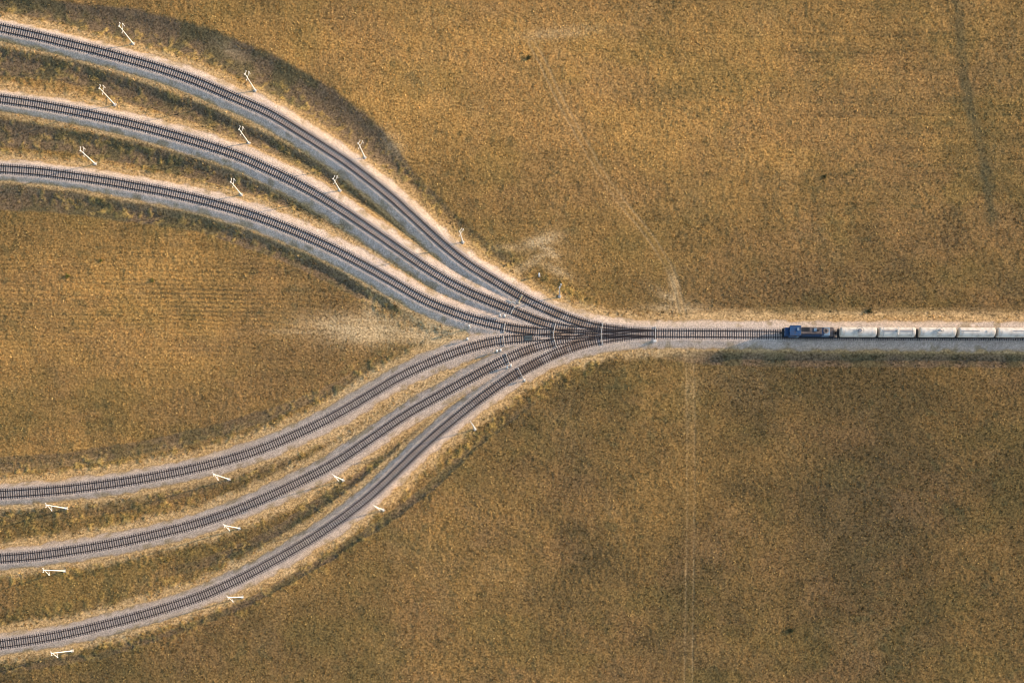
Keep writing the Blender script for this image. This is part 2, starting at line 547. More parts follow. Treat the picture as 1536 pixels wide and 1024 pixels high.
# straw with backscattered light painted in, upper left and middle; greener growth lower right
warm = (0.95 * blob(560, 130, 420, 190) + 0.95 * blob(120, 480, 330, 130) + 0.35 * blob(820, 170, 160, 150) + 0.6 * blob(1080, 110, 300, 150) + 0.4 * blob(1350, 150, 260, 180) + 0.35 * blob(950, 330, 200, 130) + 0.5 * blob(60, 680, 200, 60)
        + 0.22 * blob(760, 820, 300, 220) + 0.25 * blob(1420, 420, 160, 120) + 0.5 * blob(120, 872, 260, 45) + 0.4 * blob(200, 765, 260, 28) + 0.35 * blob(150, 165, 400, 60, .3))
strip_r = np.clip(blob(230, 470, 330, 110) + blob(1250, 170, 380, 160) * 0.45 + 0.10, 0, 1)
row_y = GY + 0.35 * (fbm(GX, GY, 22, 111, 2) - 0.5) * 6 + 0.02 * GX
furrow = np.sin(row_y * 2 * np.pi / 1.15) * np.clip(0.2 + 1.2 * vnoise(GX * 0.10, GY, 2.2, 113), 0, 1)
furrow_r = np.clip(blob(200, 458, 300, 75) * 1.1 + 0.30 * blob(1200, 150, 420, 160) + 0.25 * blob(1250, 470, 350, 22) + 0.15 * blob(700, 900, 300, 120), 0, 1)
Z = Z + 0.045 * furrow * furrow_r * lump
tone = np.clip(0.10 + 0.34 * furrow * furrow_r + warm * 0.8 + (big_n - 0.5) * 0.7 + (mid_n - 0.5) * 0.45 + (strip_n - 0.5) * 1.7 * (0.45 + 0.55 * smoothstep(0.35, 0.6, strip_w)) * strip_r, 0, 1)
green_n = smoothstep(0.47, 0.68, fbm(GX * 0.6, GY, 10, 81, 4, 0.6))
red_n = smoothstep(0.48, 0.68, fbm(GX * 0.7, GY, 13, 83, 4, 0.6))
base = mixc(np.broadcast_to(C(0.153, 0.102, 0.043), SH + (3,)), C(0.480, 0.264, 0.080), tone)
base = mixc(base, C(0.175, 0.134, 0.042), green_n * 0.28)
base = mixc(base, C(0.30, 0.165, 0.072), red_n * 0.3)
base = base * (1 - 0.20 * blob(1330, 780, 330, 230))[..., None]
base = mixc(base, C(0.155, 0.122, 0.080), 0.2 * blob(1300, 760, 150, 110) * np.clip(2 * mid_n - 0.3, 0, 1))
weed_spot = smoothstep(0.70, 0.80, fbm(GX, GY, 2.1, 85, 2, 0.4)) * smoothstep(0.42, 0.6, fbm(GX, GY, 20, 86, 2))
base = mixc(base, C(0.085, 0.085, 0.04), weed_spot * 0.4)
bald = smoothstep(0.60, 0.74, fbm(GX, GY, 11, 88, 4, 0.6))
base = mixc(base, C(0.42, 0.265, 0.13), bald * 0.10)
# dark overgrown streak on the right
sk = line_field([P(*p) for p in [(1432, -40), (1440, 60), (1444, 110), (1458, 170), (1472, 220), (1484, 300), (1488, 330)]], 6)
streak = (1 - smoothstep(0.5, 2.4, sk + edge_n * 2.0)) * np.clip(0.35 + fbm(GX, GY, 9, 87, 2), 0, 1)
for (px, py, rx, ry) in [(1440, 50, 14, 60), (1480, 260, 12, 40), (800, 88, 7, 5), (1000, 140, 60, 14), (745, 385, 60, 20), (640, 290, 40, 20)]:
    streak = np.maximum(streak, 0.6 * blob(px, py, rx, ry) * np.clip(0.1 + 1.3 * mid_n, 0, 1))
base = mixc(base, C(0.115, 0.092, 0.045), streak * 0.88)
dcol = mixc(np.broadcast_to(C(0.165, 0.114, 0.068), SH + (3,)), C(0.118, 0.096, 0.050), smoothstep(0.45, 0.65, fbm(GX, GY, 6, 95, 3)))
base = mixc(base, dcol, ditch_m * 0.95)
ecol = mixc(np.broadcast_to(C(0.62, 0.41, 0.20), SH + (3,)), C(0.50, 0.30, 0.12), mid_n)
base = mixc(base, ecol, earth * (1 - ditch_m * 0.7) * 0.92)
base = mixc(base, mixc(np.broadcast_to(C(0.50, 0.32, 0.085), SH + (3,)), C(0.17, 0.135, 0.045), smoothstep(0.4, 0.6, fbm(GX, GY, 3.1, 125, 2))), weed * 0.6)
base = mixc(base, C(0.60, 0.415, 0.215), sand * 0.95)
base = mixc(base, C(0.43, 0.285, 0.135), np.clip(rut_m * 0.7, 0, 1))
bal = mixc(np.broadcast_to(C(0.51, 0.40, 0.32), SH + (3,)), C(0.57, 0.41, 0.275), np.clip(smoothstep(bed_half - 1.2, bed_half, dtrack) * 0.6 + (mid_n - 0.5), 0, 1))
# rust and oil between the rails where trains cross the points
oil = np.exp(-((PXX - 845) / 130) ** 2) * (1 - smoothstep(0.9, 1.5, dtrack)) * smoothstep(0.35, 0.6, fbm(GX, GY, 3, 97, 2))
bal = mixc(bal, C(0.26, 0.165, 0.10), oil * 0.8)
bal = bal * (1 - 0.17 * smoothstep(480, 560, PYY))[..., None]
balweed = smoothstep(0.58, 0.72, fbm(GX, GY, 2.6, 101, 3)) * smoothstep(1.5, 2.2, dtrack)
bal = mixc(bal, C(0.24, 0.17, 0.075), balweed * 0.55)
bal = mixc(bal, C(0.27, 0.205, 0.165), (1 - smoothstep(0.5, 1.3, dtrack)) * 0.10)
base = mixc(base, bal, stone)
# soften cell-to-cell tint with a fine fleck of its own
base = base * (0.88 + 0.24 * hash2(np.round(GX / STEP), np.round(GY / STEP), 99))[..., None]


def zat(x, y):
    """bilinear height of the terrain"""
    x = np.asarray(x, float); y = np.asarray(y, float)
    i = np.clip(np.searchsorted(XS, x) - 1, 0, len(XS) - 2)
    j = np.clip(np.searchsorted(YS, y) - 1, 0, len(YS) - 2)
    u = (x - XS[i]) / (XS[i + 1] - XS[i]); v = (y - YS[j]) / (YS[j + 1] - YS[j])
    return (Z[j, i] * (1 - u) + Z[j, i + 1] * u) * (1 - v) + (Z[j + 1, i] * (1 - u) + Z[j + 1, i + 1] * u) * v


def gat(F, x, y):
    i = np.clip(np.rint((np.asarray(x) - XS[xi0]) / STEP).astype(int) + xi0, 0, len(XS) - 1)
    j = np.clip(np.rint((np.asarray(y) - YS[yi0]) / STEP).astype(int) + yi0, 0, len(YS) - 1)
    return F[j, i]


def on_ground(px, py):
    """the field point seen at a photograph pixel, at the terrain's own height"""
    z = 0.0
    for _ in range(5):
        x, y = P(px, py, z)
        z = float(zat(x, y))
    return (x, y, z)


def grid_mesh(name, mask=None, lift=0.0):
    ny, nx = SH
    idx = np.arange(ny * nx).reshape(SH)
    quads = np.stack([idx[:-1, :-1], idx[:-1, 1:], idx[1:, 1:], idx[1:, :-1]], -1).reshape(-1, 4)
    if mask is not None:
        mm = (mask[:-1, :-1] + mask[:-1, 1:] + mask[1:, 1:] + mask[1:, :-1]).reshape(-1) / 4 > 0.5
        quads = quads[mm]
    used, inv = np.unique(quads, return_inverse=True)
    quads = inv.reshape(-1, 4)
    co = np.stack([GX.ravel()[used], GY.ravel()[used], Z.ravel()[used] + lift], 1).astype(np.float32)
    me = bpy.data.meshes.new(name)
    me.vertices.add(len(co)); me.vertices.foreach_set("co", co.ravel())
    me.loops.add(quads.size); me.loops.foreach_set("vertex_index", quads.ravel().astype(np.int32))
    me.polygons.add(len(quads))
    me.polygons.foreach_set("loop_start", (np.arange(len(quads)) * 4).astype(np.int32))
    me.polygons.foreach_set("use_smooth", np.ones(len(quads), dtype=bool))
    me.update(calc_edges=True)
    a = me.attributes.new("base", 'FLOAT_COLOR', 'POINT')
    rgba = np.concatenate([base.reshape(-1, 3)[used], np.ones((len(used), 1))], 1).astype(np.float32)
    a.data.foreach_set("color", rgba.ravel())
    b = me.attributes.new("stone", 'FLOAT', 'POINT')
    b.data.foreach_set("value", stone.ravel()[used].astype(np.float32))
    me.materials.append(M_GROUND)
    return tag(link(bpy.data.objects.new(name, me)), kind="structure")


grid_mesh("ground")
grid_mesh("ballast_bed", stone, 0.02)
grid_mesh("dirt_path", np.where(stone > 0.05, 0, np.clip(rut_bed * 1.15, 0, 1)), 0.012)

# ------------------------------------------------------------------ dry grass
def make_grass():
    n = 260000
    x = RNG.uniform(XS[xi0], XS[xi1 - 1], n); y = RNG.uniform(YS[yi0], YS[yi1 - 1], n)
    cl = RNG.random(n) * 0.3 + vnoise(x, y, 0.9, 201) * 0.3 + fbm(x, y, 9.0, 203, 3) * 0.25 + vnoise(x * 0.08, y, 1.3, 205) * 0.15 + 0.16 * gat(furrow * furrow_r, x, y)
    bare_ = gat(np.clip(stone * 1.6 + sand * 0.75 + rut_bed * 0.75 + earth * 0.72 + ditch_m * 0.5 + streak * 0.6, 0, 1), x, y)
    p = np.clip(0.25 + 1.2 * (cl - 0.2), 0, 1) * (1 - bare_)
    k = RNG.random(n) < p
    x, y = x[k], y[k]
    size = 0.55 + 0.9 * RNG.random(len(x)) ** 1.6
    # big clumps of weeds along the banks
    m = 60000
    bx = RNG.uniform(XS[xi0], XS[xi1 - 1], m); by = RNG.uniform(YS[yi0], YS[yi1 - 1], m)
    e = gat(earth * (1 - stone), bx, by) * (0.3 + gat(smoothstep(0.08, 0.35, dzsum), bx, by)) * smoothstep(0.45, 0.62, vnoise(bx, by, 4, 209))
    dt = gat(dtrack - bed_half, bx, by)
    e = e * (dt > 1.0)
    kk = RNG.random(m) < np.clip(e * 2.6, 0, 1)
    bx, by = bx[kk], by[kk]
    x = np.concatenate([x, bx]); y = np.concatenate([y, by])
    size = np.concatenate([size, 1.2 + 0.9 * RNG.random(len(bx))])
    n = len(x)
    z = zat(x, y)
    B = 5
    th = RNG.uniform(0, 2 * np.pi, (n, B))
    L = RNG.uniform(0.14, 0.32, (n, B)) * size[:, None]
    hh = RNG.uniform(0.06, 0.20, (n, B)) * size[:, None]
    w = RNG.uniform(0.07, 0.13, (n, B)) * size[:, None]
    bx = x[:, None] + RNG.normal(0, 0.06, (n, B)) * size[:, None]
    by = y[:, None] + RNG.normal(0, 0.06, (n, B)) * size[:, None]
    bz = z[:, None] - 0.03
    c, s = np.cos(th), np.sin(th)
    v0 = np.stack([bx - s * w, by + c * w, bz + 0 * bx], -1)
    v1 = np.stack([bx + s * w, by - c * w, bz + 0 * bx], -1)
    v2 = np.stack([bx + c * L, by + s * L, bz + hh], -1)
    co = np.stack([v0, v1, v2], 2).reshape(-1, 3).astype(np.float32)
    g = gat(base, x, y)
    r = RNG.random((n, 1))
    straw = np.array([0.66, 0.455, 0.17]); olive = np.array([0.125, 0.098, 0.036]); rust = np.array([0.35, 0.185, 0.055])
    t = np.where(r < 0.30, straw, np.where(r < 0.52, rust, np.where(r < 0.76, olive, g)))
    tint = (0.5 * t + 0.5 * g * 1.25) * (0.62 + 0.38 * np.clip(gat(tone, x, y)[:, None] * 1.6, 0, 1))
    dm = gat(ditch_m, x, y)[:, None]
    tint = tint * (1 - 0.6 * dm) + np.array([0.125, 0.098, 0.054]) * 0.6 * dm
    tint = tint * RNG.uniform(0.65, 1.45, (n, 1))
    col = np.concatenate([np.repeat(tint, B * 3, axis=0), np.ones((n * B * 3, 1))], 1).astype(np.float32)
    nf = n * B
    me = bpy.data.meshes.new("dry_grass")
    me.vertices.add(nf * 3); me.vertices.foreach_set("co", co.ravel())
    me.loops.add(nf * 3); me.loops.foreach_set("vertex_index", np.arange(nf * 3, dtype=np.int32))
    me.polygons.add(nf); me.polygons.foreach_set("loop_start", (np.arange(nf) * 3).astype(np.int32))
    me.update(calc_edges=True)
    a = me.attributes.new("tint", 'FLOAT_COLOR', 'POINT')
    a.data.foreach_set("color", col.ravel())
    me.materials.append(M_GRASS)
    o = link(bpy.data.objects.new("dry_grass", me))
    tag(o, "dry straw and olive grass tufts covering the open field and banks", "grass", kind="stuff")
    print("grass tufts", n)


make_grass()

# ------------------------------------------------------------------ railway tracks
RAIL_TOP = TZ + 0.17
GAUGE = 1.52
PRIOR = ['M', 'A', 'F', 'B', 'E', 'C', 'D']
LAB = {
    'A': "topmost railway track curving down from the upper left corner",
    'B': "middle railway track of the three sweeping in from the upper left",
    'C': "lowest of the three upper railway tracks, bordering the left meadow from above",
    'D': "uppermost of the three lower railway tracks, bordering the left meadow from below",
    'E': "middle railway track of the three rising from the lower left",
    'F': "bottom railway track rising from the lower left corner, outermost of the lower fan",
    'M': "single straight railway track carrying the train right of the junction",
}


def rail_mesh(ln, off, zt, name, parent):
    t = np.gradient(ln, axis=0); t /= np.linalg.norm(t, axis=1)[:, None]
    nrm = np.stack([-t[:, 1], t[:, 0]], 1)
    c = ln + nrm * off
    # foot, web and head of the rail
    sec = [(-0.085, -0.125), (-0.085, -0.110), (-0.025, -0.095), (-0.025, -0.055), (-0.058, -0.040), (-0.058, 0.0), (0.058, 0.0), (0.058, -0.040), (0.025, -0.055),
           (0.025, -0.095), (0.085, -0.110), (0.085, -0.125)]
    k = len(sec)
    V = []
    for p, nn in zip(c, nrm):
        for sx, sz in sec:
            V.append((p[0] + nn[0] * sx, p[1] + nn[1] * sx, zt + sz))
    F = []
    for i in range(len(c) - 1):
        for j in range(k):
            j2 = (j + 1) % k
            F.append((i * k + j, i * k + j2, (i + 1) * k + j2, (i + 1) * k + j))
    F.append(tuple(range(k))[::-1]); F.append(tuple((len(c) - 1) * k + j for j in range(k)))
    me = bpy.data.meshes.new(name)
    me.from_pydata(V, [], F)
    me.materials.append(M_RAIL)
    return link(bpy.data.objects.new(name, me), parent)


def sleeper_mesh(length, w=0.20, h=0.16):
    mb = MB()
    mb.box((0, 0, 0), (w, length, h), bevel=0.015)
    for s in (-1, 1):
        mb.box((0, s * GAUGE / 2, h / 2 + 0.012), (0.16, 0.34, 0.03))
    bmesh.ops.recalc_face_normals(mb.bm, faces=list(mb.bm.faces))
    me = bpy.data.meshes.new("sleeper")
    mb.bm.to_mesh(me); mb.bm.free()
    me.materials.append(M_SLEEPER)
    return me


STD_SLEEPER = sleeper_mesh(2.66)
SL_Z = TZ + 0.045 - 0.08
X905 = P(905, 0, TZ)[0]
XJ = P(985, 0, TZ)[0]


def min_dist(p, ln):
    return np.min(np.hypot(ln[:, 0] - p[0], ln[:, 1] - p[1]))


def build_track(key):
    ln = LINES[key]
    root = empty("railway_track", (0, 0, 0))
    tag(root, LAB[key], "railway track", "railway tracks meeting at the junction")
    zt = RAIL_TOP + 0.004 * PRIOR.index(key)
    fine = ln
    for s in (-1, 1):
        rail_mesh(fine, s * GAUGE / 2, zt, "rail", root)
    t = np.gradient(ln, axis=0); ang = np.arctan2(t[:, 1], t[:, 0])
    items = []       # (x, y, angle, length, mid offset)
    earlier = [LINES[k][::2] for k in PRIOR[1:PRIOR.index(key)]] if key != 'M' else []
    for i in range(len(ln)):
        p = ln[i]
        a = ang[i]
        if key == 'M':
            items.append((p[0], p[1], a, 2.66)); continue
        if p[0] > X905 - (0.0 if key in 'AF' else 0.6): continue
        nrm = np.array([-math.sin(a), math.cos(a)])
        lo, hi = -1.33, 1.33
        near = [e for e in earlier if min_dist(p, e) < 3.2]
        if near:
            ss = np.arange(-1.33, 1.331, 0.07)
            ok = np.array([all(min_dist(p + nrm * s_, e) > 1.5 for e in near) for s_ in ss])
            best, cur = (0, 0), None
            for q, v in enumerate(list(ok) + [False]):
                if v and cur is None: cur = q
                if not v and cur is not None:
                    if q - cur > best[1] - best[0]: best = (cur, q)
                    cur = None
            if best[1] - best[0] < 8: continue
            lo, hi = ss[best[0]], ss[best[1] - 1]
        c = p + nrm * (lo + hi) / 2
        items.append((c[0], c[1], a, hi - lo))
    if key == 'M':
        # long switch timbers under the points, between the last crossing bar and the fan
        x = XJ - 0.58
        while x > X905 - 0.2:
            ya = np.interp(x, LINES['A'][:, 0], LINES['A'][:, 1]); yf = np.interp(x, LINES['F'][:, 0], LINES['F'][:, 1])
            items.append((x, (ya + yf) / 2, 0.0, (ya - yf) + 2.66))
            x -= 0.58
    # the hundred that show largest stand alone, the others are one part
    def inside(it):
        px, py = it[0] / S + NX, NY - it[1] / S
        return 0 <= px <= 1536 and 0 <= py <= 1024
    order = sorted(range(len(items)), key=lambda i: (not inside(items[i]), abs(items[i][3] - 2.66) > 0.02, math.hypot(items[i][0], items[i][1])))
    alone = set(order[:100])
    rest = MB()
    first = None
    for i, (x, y, a, l) in enumerate(items):
        jit = random.uniform(-0.012, 0.012)
        if i in alone:
            me = STD_SLEEPER if abs(l - 2.66) < 0.02 else sleeper_mesh(l)
            o = link(bpy.data.objects.new("sleeper", me), root)
            o.location = (x, y, SL_Z + jit * 0.4)
            o.rotation_euler = (0, 0, a + jit)
        else:
            b2 = bmesh.new()
            bmesh.ops.create_cube(b2, size=1.0)
            bmesh.ops.scale(b2, vec=(0.20, l, 0.16), verts=b2.verts)
            bmesh.ops.transform(b2, matrix=Matrix.Translation((x, y, SL_Z + jit * 0.4)) @ Matrix.Rotation(a + jit, 4, 'Z'), verts=b2.verts)
            for f in b2.faces:
                rest.bm.faces.new([rest.bm.verts.new(v.co) for v in f.verts])
            b2.free()
    if len(items) > 100:
        tag(rest.build("sleeper", M_SLEEPER, root), kind="stuff")
    return root


for key in ['A', 'B', 'C', 'D', 'E', 'F', 'M']:
    build_track(key)

# ------------------------------------------------------------------ masts
def make_mast(h, style, mat):
    """local +X points away from the track; style: hook (upper tracks), brace (lower tracks)"""
    root = empty("line_mast")
    MB().tube((0, 0, 0.25), (0, 0, h), 0.165, 0.10, 10).build("pole", mat, root, True)
    MB().box((0, 0, 0.08), (0.75, 0.75, 0.45), bevel=0.04).build("foundation", M_CONC, root)
    arm = MB()
    if style == 'hook':
        arm.box((0.25, 0, h - 0.12), (1.1, 0.10, 0.10))
        arm.build("crossarm", mat, root)
        pts = [(0.1, 0, h - 1.7)] + [(0.1 + 1.15 * math.sin(q), 0, h - 1.7 + 0.8 * (1 - math.cos(q))) for q in np.linspace(0.3, 1.5, 6)] + [(1.38, 0, h - 1.35), (1.25, 0, h - 1.9)]
        MB().path(pts, 0.055).build("bracket", mat, root, True)
        MB().box((-0.36, 0, h - 1.9), (0.6, 0.07, 0.07)).box((-0.62, 0, h - 1.9), (0.08, 0.08, 0.45)).build("side_arm", mat, root)
        ins = [(-0.22, h + 0.05), (0.72, h + 0.05), (1.25, h - 2.05)]
    else:
        arm.box((0.1, 0, h - 0.15), (1.0, 0.10, 0.10))
        arm.build("crossarm", mat, root)
        MB().tube((0.1, 0, h - 0.7), (1.3, 0, h - 2.6), 0.085, seg=6).build("brace", mat, root)
        MB().box((0.7, 0, h - 2.6), (1.25, 0.09, 0.09)).build("bracket", mat, root)
        ins = [(-0.35, h + 0.05), (0.55, h + 0.05), (1.25, h - 2.4)]
    for (x, z) in ins:
        MB().tube((x, 0, z - 0.14), (x, 0, z + 0.12), 0.10, 0.07, 8).tube((x, 0, z + 0.121), (x, 0, z + 0.24), 0.11, 0.04, 8).build("insulator", M_INSUL, root, True)
    return root


def unit(a, b):
    v = Vector((b[0] - a[0], b[1] - a[1]))
    return v.normalized()


# base pixel, top pixel, style, label
MASTS = [
    ((200, 66), (181.5, 36), 'hook', 'A', "white line mast on the bank of the topmost track, nearest the top edge"),
    ((383, 136), (369, 109), 'hook', 'A', "white line mast by the topmost track where the dark ditch is widest"),
    ((547.5, 236.5), (539.5, 213), 'hook', 'A', "white line mast beside the topmost track at the end of the wide dark ditch"),
    ((694.5, 363.5), (690, 346), 'hook', 'A', "off white line mast beside the topmost track, second from the junction"),
    ((839.5, 444.5), (839.5, 430), 'hook', 'A', "grey line mast standing upright by the merging tracks, nearest the junction"),
    ((172.5, 157.5), (151, 129.5), 'hook', 'B', "white line mast between first and second tracks, nearest the left edge"),
    ((373.5, 215), (360, 192), 'hook', 'B', "white line mast between the first and second tracks, middle one of its row"),
    ((510, 286), (500, 267), 'hook', 'B', "white line mast between the first and second tracks, last before they close up"),
    ((143, 246), (121, 224), 'hook', 'C', "white line mast between second and third tracks, nearest the left edge"),
    ((362, 292), (347, 271), 'hook', 'C', "white line mast between second and third tracks, farther from the left edge"),
    ((99.5, 762), (68, 757.5), 'brace', 'D', "white braced line mast below the fourth track, nearest the left edge"),
    ((343.5, 718.5), (318.5, 713), 'brace', 'D', "white braced line mast below the fourth track, farther from the left edge"),
    ((97, 855.8), (64, 854.8), 'brace', 'E', "white line mast lying level in view below the fifth track, nearest the left edge"),
    ((359, 792), (335, 789.5), 'brace', 'E', "white line mast below the fifth track, middle one of its row"),
    ((514.5, 719.8), (499.5, 712.8), 'brace', 'E', "white line mast throwing a long shadow on pink ballast below the fifth track"),
    ((108.5, 975.5), (76, 977.5), 'brace', 'F', "white line mast nearest the bottom left corner below the lowest track"),
    ((363.5, 895), (341, 896), 'brace', 'F', "white line mast below the lowest track, second from the bottom left corner"),
    ((575, 764.5), (561, 759.5), 'brace', 'F', "white line mast beside the lowest track, third from the bottom left corner"),
    ((712.5, 643.5), (705.5, 634.5), 'brace', 'F', "small leaning white line mast beside the lowest track, nearest the junction"),
]
for base_px, top_px, style, key, lab in MASTS:
    p = on_ground(*base_px)
    bd = Vector((base_px[0] - NX, base_px[1] - NY)); td = Vector((top_px[0] - base_px[0], top_px[1] - base_px[1]))
    r = td.dot(bd.normalized()) / bd.length
    h = max(6.0, min(12.0, (H - p[2]) * r / (1 + r)))
    ln = LINES[key]
    i = int(np.argmin(np.hypot(ln[:, 0] - p[0], ln[:, 1] - p[1])))
    away = unit(ln[i], p)
    mast = make_mast(h, style, M_GREYMAST if 'grey line' in lab else M_WHITE)
    mast.location = (p[0], p[1], p[2] - 0.1)
    mast.rotation_euler = (0, 0, math.atan2(away.y, away.x))
    tag(mast, lab, "line mast", "line masts along the tracks")

# ------------------------------------------------------------------ junction furniture
def rod(points, lab, box_end=None, mat=None):
    """a pale switch bar lying across the rails"""
    root = empty("switch_bar")
    z = RAIL_TOP + 0.06
    pts = [Vector((*P(x, y, z), z)) for x, y in points]
    o = pts[0].copy(); o.z = TZ
    root.location = o
    mb = MB()
    for a, b in zip(pts[:-1], pts[1:]):
        m = (a + b) / 2 - o
        d = b - a
        mb.box(m, (d.length, 0.18, 0.09), rz=math.atan2(d.y, d.x), bevel=0.02)
    mb.build("bar", mat or M_BAR, root)
    for e in (pts[0], pts[-1]):
        MB().box(e - o + Vector((0, 0, -0.12)), (0.34, 0.34, 0.30), bevel=0.04).build("end_block", M_CONC, root)
    if box_end is not None:
        x, y = P(*box_end, TZ + 0.4)
        q = Vector((x, y, TZ + 0.15)) - o
        bx = MB().box(q, (0.75, 0.55, 0.5), bevel=0.05).build("motor_box", M_WHITE, root)
        MB().box(q + Vector((0, 0, 0.28)), (0.8, 0.6, 0.06), bevel=0.01).build("lid", M_INSUL, bx)
    tag(root, lab, "switch bar", "pale switch bars across the rails")


rod([(983.5, 490.5), (983, 509)], "pale switch bar with white motor box where the six tracks become one", (982.5, 511))
rod([(904, 485), (902.2, 497), (902, 505), (904, 516)], "longest pale switch bar, spanning the whole narrow neck of the fan")
rod([(833.2, 485.5), (830.5, 497.5)], "pale switch bar across the second track, upper one halfway into the fan")
rod([(830, 498.5), (830.5, 506.5)], "short pale switch bar across the third and fourth tracks at mid fan")
rod([(831.5, 510), (834.5, 519.5)], "pale switch bar across the fifth track, lower one halfway into the fan")
rod([(783, 443), (778, 454)], "yellowed switch bar across the topmost track near two pale planks", None, M_YELLOW)
rod([(772, 459.5), (767, 469)], "pale switch bar across the second track near two pale planks")
rod([(757.5, 486), (755.8, 497.5)], "pale switch bar across the third track by the tip of the sandy wedge")
rod([(755, 505), (756.5, 518)], "pale switch bar across the fourth track by the tip of the sandy wedge")
rod([(759, 531), (763.5, 545)], "pale switch bar across the fifth track left of mid fan")
rod([(777, 552), (784, 566)], "pale switch bar across the lowest track by a small white signal")


def dwarf(px, py, lab, h=0.9):
    p = on_ground(px, py)
    root = empty("dwarf_signal", p)
    MB().box((0, 0, 0.05), (0.5, 0.5, 0.25), bevel=0.03).build("base", M_CONC, root)
    MB().tube((0, 0, 0.1), (0, 0, h), 0.09, 0.09, 8).build("post", M_WHITE, root, True)
    hd = MB().box((0, 0, h + 0.22), (0.42, 0.5, 0.55), bevel=0.08).build("head", M_WHITE, root)
    MB().tube((0.2, 0, h + 0.3), (0.30, 0, h + 0.3), 0.11, 0.13, 10).build("lens", M_LAMP, hd)
    tag(root, lab, "dwarf signal", "small white signals in the fan")


dwarf(751, 474.5, "white dwarf signal between second and third tracks, left of a pair")
dwarf(757.5, 475, "white dwarf signal between second and third tracks, right of a pair")
dwarf(705, 491, "white dwarf signal just below the third track at the sandy wedge", 1.3)
dwarf(702, 509.5, "white dwarf signal just above the fourth track at the sandy wedge", 0.9)
dwarf(746, 527.5, "small white dwarf signal between fourth and fifth tracks, left of a pair")
dwarf(751.5, 526, "small white dwarf signal between fourth and fifth tracks, right of a pair")
dwarf(761.5, 552, "small white dwarf signal between fifth and lowest tracks, left of a pair")
dwarf(767, 549.5, "small white dwarf signal between fifth and lowest tracks, right of a pair", 1.2)
dwarf(787, 571, "white dwarf signal outside the lowest track at the end of its switch bar", 1.0)
dwarf(809, 414, "lone white dwarf signal in dark grass above the topmost track", 1.2)

for i, (a, b, lab) in enumerate([((761, 450), (767.5, 454), "upper pale concrete plank lying between the first and second tracks"),
                                 ((768, 452), (774, 455.5), "lower pale concrete plank lying between the first and second tracks")]):
    pa, pb = on_ground(*a), on_ground(*b)
    d = Vector(pb) - Vector(pa)
    o = MB().box((0, 0, 0), (math.hypot(d.x, d.y), 0.4, 0.16), bevel=0.02).build("concrete_plank", M_CONC)
    o.location = ((pa[0] + pb[0]) / 2, (pa[1] + pb[1]) / 2, max(pa[2], pb[2]) + 0.08)
    o.rotation_euler = (0, 0, math.atan2(d.y, d.x))
    tag(o, lab, "plank", "pale concrete planks")

# dark crossing panel let in between the rails of the fourth track
xa, ya = P(787.5, 507, TZ); xb, _ = P(798, 507, TZ)
cp = empty("crossing_panel", ((xa + xb) / 2, ya, RAIL_TOP - 0.10), math.radians(3))
for dy in (-0.36, 0.36):
    MB().box((0, dy, 0.0), (xb - xa, 0.66, 0.16), bevel=0.02).build("slab", M_PANEL, cp)
tag(cp, "dark slate crossing panel between the rails of the fourth track in the fan", "crossing panel")

# ------------------------------------------------------------------ train
def add_bogie(root, x, axle=1.7, parent_name="bogie", wheel_r=0.42):
    bg = MB()
    for s in (-1, 1):
        bg.box((x, s * 0.95, 0.52), (axle + 0.9, 0.14, 0.26), bevel=0.03)
        bg.box((x, s * 0.95, 0.72), (0.5, 0.2, 0.2))
    bg.box((x, 0, 0.58), (0.5, 1.9, 0.22))
    b = bg.build(parent_name, M_DARK, root)
    for ax in (-axle / 2, axle / 2):
        w = MB()
        for s in (-1, 1):
            w.tube((x + ax, s * (GAUGE / 2 - 0.06), wheel_r), (x + ax, s * (GAUGE / 2 + 0.06), wheel_r), wheel_r, wheel_r, 20)
        w.tube((x + ax, -0.7, wheel_r), (x + ax, 0.7, wheel_r), 0.08, seg=8)
        w.build("wheelset", M_WHEEL, b, True)


def coupler(root, x, s):
    MB().box((x, 0, 1.0), (0.7, 0.26, 0.28), bevel=0.04).box((x + 0.36 * s, 0, 1.0), (0.24, 0.42, 0.38), bevel=0.05).build("coupler", M_DARK, root)


